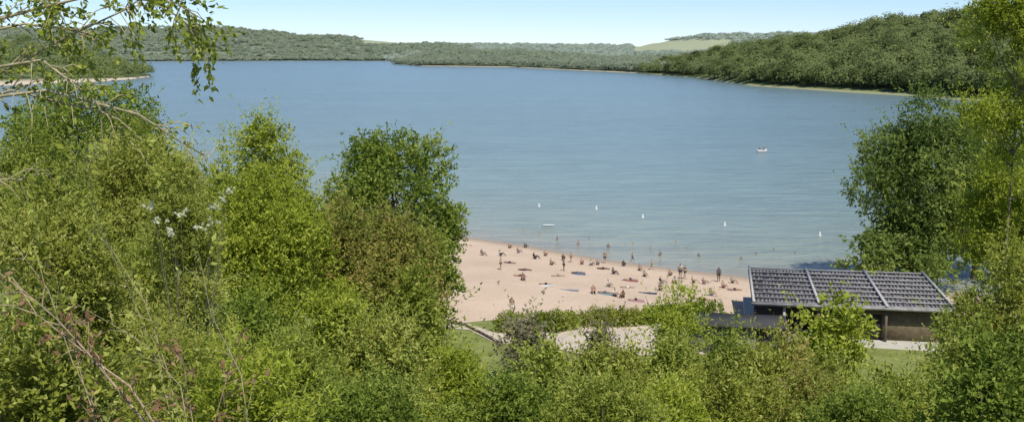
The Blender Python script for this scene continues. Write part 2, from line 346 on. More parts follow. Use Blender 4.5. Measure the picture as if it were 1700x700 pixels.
T('leafy_shrub', 'small green shrub at the right end of the pavilion floor', 'shrub', 1575, 530, 58, 95, 'dome', 'mid')
T('leafy_shrub', 'dark green shrub at the bottom centre', 'shrub', 840, 630, 22, 220, 'dome', 'oak')
T('leafy_shrub', 'mid green shrub at the bottom right of centre', 'shrub', 1000, 640, 18, 260, 'dome', 'mid', ratio=.42)
T('leafy_shrub', 'olive shrub at the bottom below the grey annex', 'shrub', 1200, 620, 26, 260, 'dome', 'olive', ratio=.42)
T('leafy_shrub', 'rust and green shrub at the bottom below the pavilion', 'shrub', 1345, 628, 34, 190, 'dome', 'rust', ratio=.42)
T('leafy_shrub', 'low green shrub at the bottom in front of the right lawn', 'shrub', 1485, 634, 30, 290, 'dome', 'mid')
T('leafy_shrub', 'dark low shrub along the bottom edge under the lawn at right', 'shrub', 1440, 666, 17, 260, 'dome', 'oak', ratio=.42)
T('leafy_shrub', 'bright low shrub along the bottom edge between the two olive ones', 'shrub', 1110, 645, 24, 200, 'dome', 'yellow', ratio=.42)
# right
T('oak_tree', 'tall dark tree behind the pavilion at the waters edge', 'tree', 1535, 155, 113, 240, 'airy', 'dark', bot=485, trunk=.35, cov=5.2, ncl=85, spray=.06)
T('oak_tree', 'dark tree right of the tall one behind the pavilion', 'tree', 1630, 195, 119, 190, 'airy', 'dark', bot=475, trunk=.3, cov=5, ncl=60, spray=.06)
T('leafy_shrub', 'dark bushy shrub behind the back edge of the pavilion roof, under the tall dark tree', 'shrub', 1490, 385, 109, 165, 'full', 'dark', bot=500, cov=5, spray=0)
T('ash_tree', 'yellow green feathery tall tree at the right edge reaching above the frame', 'tree', 1700, -60, 30, 195, 'airy', 'yellow', bot=330, trunk=.05, cov=2.4, ratio=.4, droop=.3, spray=.22, ncl=40)
T('ash_tree', 'mid green tree at the right edge below the yellow feathery one', 'tree', 1690, 205, 38, 185, 'airy', 'yellow', bot=520, trunk=.09, cov=3.4, ratio=.4, spray=.2, ncl=50)
T('leafy_shrub', 'olive green dense shrub at the right edge beside the pavilion', 'shrub', 1675, 410, 24, 210, 'dome', 'olive', ratio=.42, spray=.2)
T('leafy_shrub', 'dark shrub in the bottom right corner', 'shrub', 1665, 560, 13, 260, 'dome', 'oak', leaf=.075)

# hedges by the sand
def hedge(name, label, cat, a, bpx, hgt, rad, pal, N, leaf, ratio=.45):
    p0, p1 = G(*a), G(*bpx); root = empty(name, p0); tag(root, label, cat)
    n = int(max(4, np.linalg.norm(p1-p0)/(rad*.8))); t = np.linspace(0, 1, n)[:, None]; c = (p1-p0)[None]*t
    cl = np.concatenate([c+rng.normal(size=(n, 3))*[.25, .25, .12]+[0, 0, hgt*.45], np.tile([rad, rad, hgt*.5], (n, 1))*rng.uniform(.65, 1.15, (n, 1))], 1)
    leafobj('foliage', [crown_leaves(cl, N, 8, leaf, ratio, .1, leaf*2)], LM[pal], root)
    for q in cl:
        mb = MB(); mb.tube([(q[0], q[1], -.1), (q[0]+.05, q[1], hgt*.5), (q[0]-.1, q[1]+.1, hgt*.8)], [.04, .03, .01], 5)
        mb.build('stem', BARK, root)
hedge('clipped_hedge', 'green hedge with a mown top between the sand and the path', 'hedge', (838, 549), (940, 546), 1.25, .75, 'mid', 9000, .22)
hedge('shrub_row', 'low olive row of grasses along the back of the beach', 'shrub row', (962, 541), (1060, 539), 1.0, .6, 'olive', 7000, .3, .25)
hedge('shrub_row', 'dark green bushes between the beach and the grey annex', 'shrub row', (1075, 536), (1180, 532), 1.3, .75, 'oak', 7000, .26)

# undergrowth on the hillside
M = 16000; yy = 5+60*rng.random(M)**1.2; xx = (rng.random(M)*2-1)*(yy*.5+3); 
Bs = np.stack([xx, yy, hfun(xx, yy)-.02], -1); D = nrm(unit(M)*.5+np.array([0, 0, 1.]))
tag(leafobj('undergrowth', [leaves(Bs, D, .35+.5*rng.random(M), 6, .16, .4, .45+.12*rng.normal(size=M), .3)], LM['mid']), 'low leafy undergrowth covering the hillside between the shrubs', 'undergrowth', kind='stuff')

# overhanging tree top left
Yb = 9.5
root = empty('overhanging_tree', (*PD(-330, 300, Yb)[:2], float(hfun(*PD(-330, 300, Yb)[:2]))-.1)); o3 = np.array(root.location)
tag(root, 'near tree whose thin leafy branches hang into the top left corner', 'tree')
mb = MB(); mb.tube([(0, 0, -.2), (.1, 0, 3), (.05, .1, 6), (.2, .1, 8.5)], [.13, .11, .08, .04], 8); mb.build('trunk', BARK, root, smooth=True)
limbs = [[(-330, 330), (-120, 190), (0, 122), (110, 62), (205, 18), (260, -20)], [(-330, 160), (-100, 60), (60, 15), (150, -6), (290, 4), (325, 26)],
         [(-330, 230), (-60, 120), (70, 100), (150, 160), (215, 235)], [(-320, 60), (-20, -20), (190, -30), (300, 30), (335, 70)], [(-320, 380), (-80, 290), (30, 300), (75, 285)],
         [(-330, 200), (-60, 60), (40, 40), (110, 48), (140, 60)], [(-330, 100), (-80, 10), (30, -10), (90, 10), (130, 30)], [(-330, 280), (-100, 190), (20, 150), (120, 175), (190, 190)],
         [(-330, 300), (-80, 170), (80, 150), (230, 190), (300, 235), (345, 262)]]
BsL = []; DL = []
for li, pl in enumerate(limbs):
    pts = np.array([PD(a, bq, Yb+.4*math.sin(i+li)) for i, (a, bq) in enumerate(pl)])-o3
    mb = MB(); n = len(pts); mb.tube(pts, [.018*(1-.82*i/(n-1)) for i in range(n)], 6)
    for _ in range(22):
        i = rng.integers(1, n-1); t = rng.random(); s = pts[i]*(1-t)+pts[i+1]*t
        d = nrm((pts[i+1]-pts[i])/np.linalg.norm(pts[i+1]-pts[i])+unit(1)[0]*.9+np.array([0, 0, -.15])); L = rng.uniform(.12, .42)
        mb.tube([s, s+d*L*.5+[0, 0, .02], s+d*L+[0, 0, -.06]], [.006, .0045, .002], 4)
        if li in (0, 1, 3, 5, 6) or rng.random() < .5:
            for _ in range(3 if li in (1, 3, 6) else 2): BsL.append(s+d*L*rng.uniform(.2, .8)); DL.append(d)
    mb.build('limb', TWIG, root, smooth=True)
BsL = np.array(BsL); DL = np.array(DL)
leafobj('foliage', [leaves(BsL, DL, np.full(len(BsL), .22), 8, .06, .5, .5+.14*rng.normal(size=len(BsL)), .4)], LM['mid'], root)

# dead branch, stems, blossoms at left
def stems(name, label, cat, lines, Yd, r0, mat, sub=6, leafp=None):
    c0 = PD(*lines[0][0], Yd); zg = float(hfun(c0[0], c0[1])); root = empty(name, (c0[0], c0[1], zg)); tag(root, label, cat); o = np.array(root.location); BB = []; DD = []
    for pl in lines:
        pts = [np.array([c0[0]+rng.normal()*.1, c0[1], zg-.2])]+[PD(a, bq, Yd+.25*rng.normal()) for a, bq in pl]; pts = np.array(pts)-o; n = len(pts)
        mb = MB(); mb.tube(pts, [r0*(1-.8*i/(n-1)) for i in range(n)], 6)
        for _ in range(sub):
            i = rng.integers(1, n-1); t = rng.random(); s = pts[i]*(1-t)+pts[i+1]*t
            d = nrm(nrm(pts[i+1]-pts[i])+unit(1)[0]*.8); L = rng.uniform(.15, .45); mb.tube([s, s+d*L*.6, s+d*L+[0, 0, -.05]], [r0*.35, r0*.25, r0*.1], 4)
            BB.append(s); DD.append(d)
        mb.build('stem', mat, root, smooth=True)
    if leafp: leafobj('leaves', [leaves(np.array(BB), np.array(DD), np.full(len(BB), .4), 8, .07, .45, .5+.15*rng.normal(size=len(BB)), .3)], LM[leafp], root)
stems('dead_branch', 'bare brown dead branch slanting down across the lower left shrubs', 'branch', [[(300, 760), (232, 690), (150, 590), (95, 530), (25, 470)], [(300, 770), (215, 640), (160, 600), (60, 520)]], 8.3, .015, DEADWOOD, 10, 'dry')
stems('arching_stem', 'long pale arching stems rising through the left shrubs', 'stems', [[(300, 760), (262, 600), (215, 480), (170, 390), (140, 265)], [(310, 760), (280, 620), (240, 500), (165, 380)], [(320, 760), (300, 640), (225, 560), (120, 500)], [(420, 760), (400, 620), (350, 520), (330, 420)], [(200, 760), (120, 600), (80, 480), (20, 400)]], 9.0, .007, TWIG, 14, 'olive')
stems('rusty_stem', 'short stems with withered rust leaves beside the dead branch', 'stems', [[(330, 760), (310, 640), (300, 570)], [(340, 760), (370, 650), (385, 600)], [(180, 760), (140, 640), (118, 560)]], 9.2, .008, DEADWOOD, 9, 'dry')
Ybl = 18.0
root = plant('blossom_shrub', 'shrub with cream white blossoms in the left foliage', 'shrub', 290, 268, Ybl+.8, 230, 'dome', 'olive', ratio=.34, droop=.3, cov=3.6, spray=.2)
o3 = np.array(root.location)
for a, bq in [(262, 366), (287, 388), (325, 380), (352, 366), (378, 318), (372, 332), (254, 345), (345, 622), (355, 345), (300, 356), (282, 384)]:
    p = PD(a, bq, Ybl-1.6+.3*rng.normal())-o3; M = 6
    mb = MB(); mb.tube([(0, 0, 0), (p[0]*.4, p[1]*.3, p[2]*.6), p], [.014, .008, .003], 5); mb.build('stem', TWIG, root)
    Bq = p+rng.normal(size=(M, 3))*[.035, .035, .012]
    leafobj('blossom', [leaves(Bq, nrm(unit(M)+[0, -.3, .6]), np.full(M, .03), 3, .06, .7, .4+.2*rng.normal(size=M), .1)], LM['cream'], root)

# ---------------------------------------------------------------- far hills and woods
def hillmat(name, sand, green, field):
    m, nt, out = newmat(name); b = nt.nodes.new('ShaderNodeBsdfPrincipled'); b.inputs['Roughness'].default_value = .95; b.inputs['Specular IOR Level'].default_value = .05
    a1 = nt.nodes.new('ShaderNodeAttribute'); a1.attribute_name = 'bank'; a2 = nt.nodes.new('ShaderNodeAttribute'); a2.attribute_name = 'field'
    tc = nt.nodes.new('ShaderNodeTexCoord'); n = nt.nodes.new('ShaderNodeTexNoise'); n.inputs['Scale'].default_value = .02; n.inputs['Detail'].default_value = 6; nt.links.new(tc.outputs['Object'], n.inputs['Vector'])
    mg = nt.nodes.new('ShaderNodeMix'); mg.data_type = 'RGBA'; mg.inputs[6].default_value = (*[c*.8 for c in green], 1); mg.inputs[7].default_value = (*[c*1.25 for c in green], 1); nt.links.new(n.outputs['Fac'], mg.inputs[0])
    m1 = nt.nodes.new('ShaderNodeMix'); m1.data_type = 'RGBA'; nt.links.new(a2.outputs['Fac'], m1.inputs[0]); nt.links.new(mg.outputs[2], m1.inputs[6]); m1.inputs[7].default_value = (*field, 1)
    m2 = nt.nodes.new('ShaderNodeMix'); m2.data_type = 'RGBA'; nt.links.new(a1.outputs['Fac'], m2.inputs[0]); nt.links.new(m1.outputs[2], m2.inputs[6]); m2.inputs[7].default_value = (*sand, 1)
    nt.links.new(m2.outputs[2], b.inputs['Base Color']); nt.links.new(b.outputs[0], out.inputs[0]); return m
class Hill:
    def __init__(s, shore, crest, th):
        s.sh = np.array(shore, float); s.cr = np.array(crest, float); s.th = th; s.p0 = s.sh[0, 0]; s.p1 = s.sh[-1, 0]
    def at(s, px, v):
        px = np.asarray(px, float); v = np.asarray(v, float)
        sy = np.interp(px, s.sh[:, 0], s.sh[:, 1]); cy = np.interp(px, s.cr[:, 0], s.cr[:, 1]); cd = np.interp(px, s.cr[:, 0], s.cr[:, 2])
        def rr(py):
            cx = (px-850)/F; c = (350-py)/F; return cx, ca+c*sa, -sa+c*ca
        a, b_, c = rr(sy); t = -CAMZ/c; Sx, Sy = a*t, b_*t
        a, b_, c = rr(cy); t = cd/b_; Cx, Cy, Cz = a*t, cd, CAMZ+c*t-s.th
        Cz = np.maximum(Cz, 1.5)
        vv = np.clip(v, 0, 1); X = Sx+(Cx-Sx)*v; Yy = Sy+(Cy-Sy)*v
        z = 1.2*np.clip(vv/.03, 0, 1)+(Cz-1.2)*np.clip((vv-.03)/.97, 0, 1)**.92
        z = np.where(v > 1, Cz*(1-.6*(v-1)**2)-40*(v-1), z); z = np.where(v < 0, -3+0*z, z)
        z = z+np.where((v > .08), (np.sin(X*.021+Yy*.013)+np.sin(X*.047-Yy*.03))*np.minimum(1.2, Cz*.03), 0)
        return np.stack([X, Yy, z], -1)
    def build(s, name, mat, bankw, fieldfn=None, nu=150):
        vs = np.array([-.03, 0, .012, .03, .045, .07, .1, .15, .2, .27, .34, .42, .5, .58, .66, .74, .82, .9, .96, 1, 1.1, 1.3, 1.6])
        U, V = np.meshgrid(np.linspace(s.p0, s.p1, nu), vs); Vt = s.at(U, V)
        bank = np.clip((bankw-V)/(.015), 0, 1); qx, qy = proj(Vt); fld = fieldfn(qx, qy) if fieldfn else 0*bank
        tag(link(name, quadmesh(name, Vt, gridq(len(vs), nu), {'bank': bank, 'field': fld}, True), mat), kind='structure')
def treequads(N, K, pos, H, W, q):
    u = unit((N, K)); u[..., 2] = np.abs(u[..., 2])*1.0-.25*rng.random((N, K)); rad = rng.uniform(.6, 1.05, (N, K, 1))
    sc = np.stack([W/2, W/2, H*.62], -1)[:, None]
    c = pos[:, None]+np.array([0, 0, 1])*(H*.38)[:, None, None]+u*sc*rad
    n = nrm(u+unit((N, K))*.4+np.array([.1, -.3, .3])); a = nrm(np.cross(n, unit((N, K)))); bb = np.cross(n, a); s = (q*rng.uniform(.6, 1.4, (N, K)))[..., None]
    V = np.stack([c-a*s*.9, c-bb*s*.6, c+a*s, c+bb*s*.7], 2).reshape(-1, 3)
    tint = np.clip(.48+rng.normal(size=(N, 1))*.13+rng.normal(size=(N, K))*.05, 0, 1)
    return V, np.repeat(tint.reshape(-1), 4)
def wood(name, label, hill, N, K, pal, Hm, Wm, q, vmin=.05, vmax=1.12, excl=None, front=0):
    px = rng.uniform(hill.p0, hill.p1, N); v = vmin+(vmax-vmin)*rng.random(N)
    if front: v[:front] = vmin+.02*rng.random(front)
    pos = hill.at(px, v)
    if excl:
        qx, qy = proj(pos); keep = ~excl(qx, qy); pos = pos[keep]
    N = len(pos); H = Hm*rng.uniform(.65, 1.25, N); W = Wm*rng.uniform(.7, 1.3, N)
    tag(leafobj(name, [treequads(N, K, pos, H, W, q)], LM[pal]), label, 'woodland', kind='stuff')

hA = Hill([(-400, 104), (0, 103), (250, 102), (520, 101), (700, 101.5), (780, 102)], [(-400, 42, 3700), (0, 44, 3700), (180, 43, 3650), (340, 40, 3600), (450, 49, 3600), (500, 57, 3600), (560, 55, 3600), (620, 63, 3650), (700, 68, 3700), (780, 73, 3700)], 11)
hB = Hill([(640, 102), (1400, 103)], [(640, 74, 4000), (700, 69, 4000), (870, 71, 4000), (1060, 72, 3900), (1110, 63, 3700), (1180, 53, 3600), (1290, 52, 3600), (1400, 50, 3600)], 11)
hC = Hill([(655, 106.5), (700, 110), (850, 112), (950, 117), (1040, 121), (1110, 125), (1180, 130)], [(655, 99, 2300), (700, 84, 2300), (760, 78, 2300), (860, 79, 2350), (940, 84, 2200), (1010, 91, 2000), (1090, 88, 1900), (1180, 84, 1800)], 11)
hD = Hill([(1060, 122), (1150, 129), (1250, 143), (1400, 153), (1520, 160), (1640, 170), (1800, 182), (2100, 200)], [(1060, 104, 1500), (1110, 92, 1480), (1160, 82, 1450), (1220, 68, 1350), (1300, 55, 1250), (1390, 43, 1150), (1480, 21, 1080), (1580, 11, 1030), (1700, 3, 1000), (2100, -5, 900)], 11)
hE = Hill([(-500, 165), (0, 143), (85, 138), (160, 136), (225, 131), (250, 128)], [(-500, 30, 1600), (0, 54, 1500), (80, 58, 1450), (150, 68, 1350), (200, 92, 1250), (250, 120, 1150)], 10)
fieldB = lambda x, y: ((x > 1050) & (x < 1215) & (y > 66+(1215-x)*.02) & (y < 88)).astype(float)
fieldA = lambda x, y: ((x > 600) & (x < 700) & (y > 66) & (y < 76)).astype(float)
hA.build('hills', hillmat('hill_far_hazed', (.38, .35, .28), (.19, .225, .155), (.32, .35, .23)), .010, fieldA)  # ground green carries a painted haze tint for the far ridge
hB.build('hills', hillmat('hill_farther_hazed', (.38, .35, .28), (.25, .295, .22), (.35, .38, .24)), .010, fieldB, 300)  # ground green washed out further to stand for haze in the air
hC.build('hills', hillmat('hill_point', (.41, .365, .28), (.18, .215, .12), (.2, .25, .1)), .034)
hD.build('hills', hillmat('hill_right', (.31, .31, .17), (.13, .16, .06), (.2, .25, .1)), .032)
hE.build('hills', hillmat('hill_left', (.60, .49, .38), (.12, .15, .06), (.2, .25, .1)), .055)
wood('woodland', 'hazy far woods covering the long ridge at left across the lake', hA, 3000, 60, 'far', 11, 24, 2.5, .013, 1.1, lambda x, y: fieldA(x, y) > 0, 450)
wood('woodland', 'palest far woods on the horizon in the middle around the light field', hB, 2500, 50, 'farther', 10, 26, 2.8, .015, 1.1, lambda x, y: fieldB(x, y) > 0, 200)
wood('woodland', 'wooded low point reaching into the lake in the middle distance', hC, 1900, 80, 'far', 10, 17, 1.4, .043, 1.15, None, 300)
wood('woodland', 'wood on the left point above the pale sand spit', hE, 500, 110, 'hill', 12, 14, 1.0, .08, 1.15, lambda x, y: x > 246, 60)
wood('woodland', 'undivided wood filling the right hillside behind the separate crowns', hD, 2300, 110, 'hill', 11, 14, .85, .05, 1.2, None, 200)
# individual crowns on the right hill
hm = []
for i in range(6):
    n = 16; cl = np.array([[*(unit(1)[0]*[3.6, 3.6, 2.6]*rng.uniform(.5, 1)+[0, 0, 5.6]), *(np.array([2.3, 2.3, 2.0])*rng.uniform(.7, 1.2))] for _ in range(n)])
    if i % 3 == 2: cl[:, :2] *= .8; cl[:, 2] *= 1.12
    V, tt = crown_leaves(cl, 3800, 5, .58, .75, .1, .5); tt = np.clip(tt+(i-2.5)*.05, 0, 1)
    me = quadmesh('tree_crown', V, np.arange(len(V)), {'tint': tt}); me.materials.append(LM['hill'])
    mb = MB(); mb.tube([(0, 0, -1), (.1, 0, 3), (0, .1, 6)], [.3, .24, .1], 6); tm = quadmesh('tree_trunk', np.concatenate(mb.V), np.concatenate(mb.Q)); tm.materials.append(BARK); hm.append((me, tm))
px = rng.uniform(1090, 1690, 285); v = rng.random(285)**.9*1.02+.06; v[:70] = .042+.03*rng.random(70); px[:70] = np.linspace(1110, 1690, 70)
for q, pz in zip(range(285), hD.at(px, v)):
    crown, tr = hm[q % 6]; s = rng.uniform(.8, 1.3)
    if q >= 70 and v[q] > .85: s *= .8
    r_ = empty('hill_tree', pz, rng.uniform(0, 6.28)); r_.scale = (s*1.25, s*1.25, s)
    if q < 70: tag(r_, 'tree standing at the foot of the right wooded hillside along the shore', 'tree', 'trees along the right shore')
    elif v[q] > .85: tag(r_, 'tree on the skyline of the right wooded hill', 'tree', 'trees on the right skyline')
    else: tag(r_, 'tree partway up the slope of the right wooded hill', 'tree', 'trees on the right hillside')
    for nme, mm in (('crown', crown), ('trunk', tr)):
        o = bpy.data.objects.new(nme, mm); C.objects.link(o); o.parent = r_

# ---------------------------------------------------------------- pavilion
WOODP = simple('weathered_beam', (.42, .41, .39), .85, .15, 3); DARKP = simple('dark_roof', (.14, .13, .125), .85, .3, 1.2); SLAT = simple('roof_slat', (.23, .215, .21), .9, .35, 1.5); RAILW = simple('rail_wood', (.28, .27, .26), .85, .3, 2)
BROWN = simple('brown_boards', (.15, .12, .07), .85, .25, 3); GREYW = simple('grey_render', (.22, .215, .205), .9, .2, 1.5); DOORM = simple('dark_door', (.035, .03, .03), .6, .2, 2); CONC = simple('pale_concrete', (.40, .37, .31), .9, .1, 1.2); FELT = simple('roof_felt', (.06, .058, .056), .9, .25, 2); POSTM = simple('brown_post', (.12, .095, .07), .85, .2, 3)
ZR = 4.6
FL, FR, BL = P(1248, 500, ZR), P(1590, 513, ZR), P(1262, 443, ZR)
Wd = (FR-FL); WL = np.linalg.norm(Wd); Wd /= WL; Dd = np.array([-Wd[1], Wd[0], 0]); DL_ = float(np.dot(BL-FL, Dd))
gz = float(hfun(FL[0]+5, FL[1]))
pav = empty('beach_pavilion', (FL[0], FL[1], gz), math.atan2(Wd[1], Wd[0])); tag(pav, 'beach pavilion with a dark slatted roof and pale beams beside the sand', 'pavilion')
zr = ZR-gz; e1, e2, e3 = np.eye(3)
def bx(name, x0, x1, y0, y1, z0, z1, mat, parent=pav):
    mb = MB(); mb.box(((x0+x1)/2, (y0+y1)/2, (z0+z1)/2), e1*(x1-x0)/2, e2*(y1-y0)/2, e3*(z1-z0)/2); return mb.build(name, mat, parent)
deck = bx('roof_deck', .05, WL-.05, .1, DL_-.1, zr-.30, zr-.22, DARKP)
# short weathered slats laid bay by bay, a little uneven
mb = MB(); nb = 8; bw = (DL_-.5)/nb
for j in range(nb):
    for i in range(int(WL/.3)):
        if rng.random() < .08: continue
        mb.box((.25+i*.3+rng.normal()*.03, .25+(j+.5)*bw+rng.normal()*.03, zr-.16+rng.normal()*.008), e1*(.065+.03*rng.random()), e2*(bw*.5-.14), e3*.03)
mb.build('slat_panel', SLAT, pav)
for j in range(nb+1): bx('rail', .1, WL-.1, .25+j*bw-.07, .25+j*bw+.07, zr-.115, zr-.0, RAILW)
for s in (.01, .335, .665, .99): bx('beam', s*WL-.09, s*WL+.09, -.15, DL_+.1, zr+.003, zr+.09, WOODP)
bx('fascia', 0, WL, -.12, 0.02, zr-.28, zr-.04, RAILW)
for i_, s in enumerate((.165, .335, .665, .98)):
    for dd in (.3, DL_-.3): bx('post', s*WL-.1, s*WL+.1, dd-.1, dd+.1, -.4, zr-.305, WOODP if i_ == 0 else POSTM)
w = bx('wall', WL*.52, WL-.3, .75, 9.5, -.3, zr-.315, BROWN)
d_ = bx('door', WL*.58, WL*.58+1.0, .69, .747, 0, 2.1, DOORM); bx('door_handle', WL*.58+.8, WL*.58+.92, .65, .687, 1.0, 1.05, WOODP, d_)
bx('rear_wall', .3, WL*.515, 3.2, 3.4, -.3, zr-.315, DOORM)
bx('floor_slab', -.3, WL+.3, -1.6, DL_, -.5, .12, CONC)
# annex
a0, a1 = G(1145, 584), G(1303, 590); wv = a1-a0; wl = np.linalg.norm(wv[:2])
ann = empty('annex_block', a0, math.atan2(wv[1], wv[0])); tag(ann, 'low grey rendered annex with a dark flat roof left of the pavilion', 'building')
bx('wall', 0, wl, 0, 3, -.4, 2.05, GREYW, ann); bx('roof', -.2, wl+.2, -.6, 3.2, 2.06, 2.3, FELT, ann); dr = bx('door', wl*.7, wl*.7+1, -.04, -.003, 0, 1.95, DOORM, ann); bx('door_handle', wl*.7+.08, wl*.7+.2, -.08, -.043, .95, 1.0, WOODP, dr)
# edging
mb = MB(); q = resample([G(*p) for p in [(738, 536), (770, 541), (800, 556), (832, 574)]], 14)
for i in range(13):
    c = (q[i]+q[i+1])/2; dv = (q[i+1]-q[i])/2; mb.box((c[0], c[1], float(hfun(*c))+.1), (dv[0], dv[1], 0), (-dv[1]*.12, dv[0]*.12, 0), (0, 0, .18))
tag(mb.build('path_edging', simple('edging_wood', (.09, .07, .055), .9)), 'dark timber edging along the left curve of the path', 'edging')

# ---------------------------------------------------------------- people
def skin(name, J, E, sub=1):
    keys = list(J); me = bpy.data.meshes.new('tmp'); me.from_pydata([J[k][:3] for k in keys], [(keys.index(a), keys.index(b_)) for a, b_ in E], [])
    o = bpy.data.objects.new('tmp', me); C.objects.link(o); o.modifiers.new('s', 'SKIN')
    for i, k in enumerate(keys):
        d = me.skin_vertices[0].data[i]; d.radius = (J[k][3], J[k][3]); d.use_root = (i == 0)
    sm = o.modifiers.new('b', 'SUBSURF'); sm.levels = sub; sm.render_levels = sub
    dg = bpy.context.evaluated_depsgraph_get(); dg.update(); r = bpy.data.meshes.new_from_object(o.evaluated_get(dg)); r.name = name
    bpy.data.objects.remove(o); r.polygons.foreach_set('use_smooth', [True]*len(r.polygons)); return r
def pose(kind):
    J = {}; 
    def S(k, x, y, z, r): J[k+'l'] = (-x, y, z, r); J[k+'r'] = (x, y, z, r)
    if kind in ('stand', 'walk'):
        J.update(pel=(0, 0, .95, .125), spi=(0, 0, 1.14, .115), che=(0, .01, 1.33, .13), nec=(0, .01, 1.475, .055), hed=(0, -.015, 1.57, .082), top=(0, -.005, 1.67, .08))
        J['nos'] = (0, -.115, 1.59, .014)
        S('sh', .17, .01, 1.40, .055); S('el', .235, .03, 1.13, .042); S('wr', .25, -.05, .90, .03); S('ha', .255, -.07, .83, .034)
        S('hi', .095, 0, .87, .088); S('kn', .105, -.02, .48, .06); S('an', .105, .02, .085, .04); S('to', .115, -.14, .03, .034)
        if kind == 'walk':
            for s, k in (('l', -1), ('r', 1)):
                for n, a in (('kn', .13), ('an', .27), ('to', .27)): x, y, z, r = J[n+s]; J[n+s] = (x, y+k*a, z+(.05 if k > 0 and n == 'an' else 0), r)
                for n, a in (('el', -.08), ('wr', -.2), ('ha', -.24)): x, y, z, r = J[n+s]; J[n+s] = (x, y+k*a, z, r)
    elif kind == 'sit':
        J.update(pel=(0, 0, .125, .125), spi=(0, .06, .31, .115), che=(0, .10, .50, .13), nec=(0, .09, .645, .055), hed=(0, .05, .735, .082), top=(0, .05, .835, .08)); J['nos'] = (0, -.055, .755, .014)
        S('sh', .17, .10, .57, .055); S('el', .23, -.06, .36, .042); S('wr', .17, -.27, .38, .03); S('ha', .14, -.34, .40, .034)
        S('hi', .095, -.08, .12, .088); S('kn', .13, -.44, .42, .06); S('an', .12, -.70, .085, .04); S('to', .13, -.85, .035, .034)
    else:
        J.update(pel=(0, 0, .125, .12), spi=(0, .19, .12, .11), che=(0, .38, .135, .125), nec=(0, .52, .13, .055), hed=(0, .62, .12, .082), top=(0, .72, .12, .08)); J['nos'] = (0, .64, .225, .014)
        S('sh', .17, .45, .12, .055); S('el', .27, .2, .06, .042); S('wr', .26, -.03, .05, .03); S('ha', .26, -.10, .045, .034)
        S('hi', .095, -.08, .12, .088); S('kn', .12, -.47, .13, .06); S('an', .12, -.87, .055, .04); S('to', .15, -.93, .15, .034)
    E = [('pel', 'spi'), ('spi', 'che'), ('che', 'nec'), ('nec', 'hed'), ('hed', 'top'), ('hed', 'nos')]
    for s in 'lr':
        E += [('che', 'sh'+s), ('sh'+s, 'el'+s), ('el'+s, 'wr'+s), ('wr'+s, 'ha'+s), ('pel', 'hi'+s), ('hi'+s, 'kn'+s), ('kn'+s, 'an'+s), ('an'+s, 'to'+s)]
        h = np.array(J['ha'+s][:3]); w_ = np.array(J['wr'+s][:3]); d = (h-w_)/np.linalg.norm(h-w_); sd = np.cross(d, (1, 0, 0)); sd /= np.linalg.norm(sd)
        for i, (o, L) in enumerate(((-.03, .075), (-.01, .09), (.012, .085), (.03, .065))):
            J['f%d%s' % (i, s)] = (*(h+sd*o+d*L), .009); E.append(('ha'+s, 'f%d%s' % (i, s)))
        J['th'+s] = (*((h+w_)/2+sd*-.055+d*.03), .011); E.append(('wr'+s, 'th'+s))
    body = skin('person_body', J, E)
    L = lambda a, b_, t: tuple(np.array(J[a][:3])*(1-t)+np.array(J[b_][:3])*t)
    Js = {'pel': (*J['pel'][:3], .14)}; Es = []
    for s in 'lr': Js['h'+s] = (*J['hi'+s][:3], .102); Js['m'+s] = (*L('hi'+s, 'kn'+s, .5), .092); Es += [('pel', 'h'+s), ('h'+s, 'm'+s)]
    shorts = skin('shorts', Js, Es)
    Jt = {'spi': (*L('pel', 'spi', .6), .132), 'che': (*J['che'][:3], .147)}; Et = [('spi', 'che')]
    for s in 'lr': Jt['s'+s] = (*J['sh'+s][:3], .068); Jt['e'+s] = (*L('sh'+s, 'el'+s, .5), .06); Et += [('che', 's'+s), ('s'+s, 'e'+s)]
    shirt = skin('shirt', Jt, Et)
    hd = np.array(J['hed'][:3]); tp = np.array(J['top'][:3]); bk = np.array([0, .02, 0]) if kind != 'lie' else np.array([0, 0, -.02])
    hair = skin('hair', {'a': (*(hd*.55+tp*.45+bk*1.3), .086), 'b': (*(tp+bk*.6), .09)}, [('a', 'b')])
    return body, shorts, shirt, hair
POSES = {k: pose(k) for k in ('stand', 'walk', 'sit', 'lie')}
CM = {}
def cm(name, col, rough=.7):
    if name not in CM: CM[name] = simple(name, col, rough, .08, 8)
    return CM[name]
COLS = dict(red=(.26, .07, .06), navy=(.03, .04, .08), black=(.025, .025, .025), white=(.66, .66, .64), blue=(.10, .15, .25), green=(.08, .15, .09), yellow=(.42, .36, .16), pink=(.40, .22, .24), grey=(.22, .22, .23), orange=(.38, .22, .11), purple=(.14, .09, .16), turquoise=(.14, .26, .27))
SK = {'a': (.38, .265, .19), 'b': (.27, .175, .125), 'c': (.11, .065, .04)}; HR = {'d': (.02, .014, .01), 'l': (.22, .15, .07)}
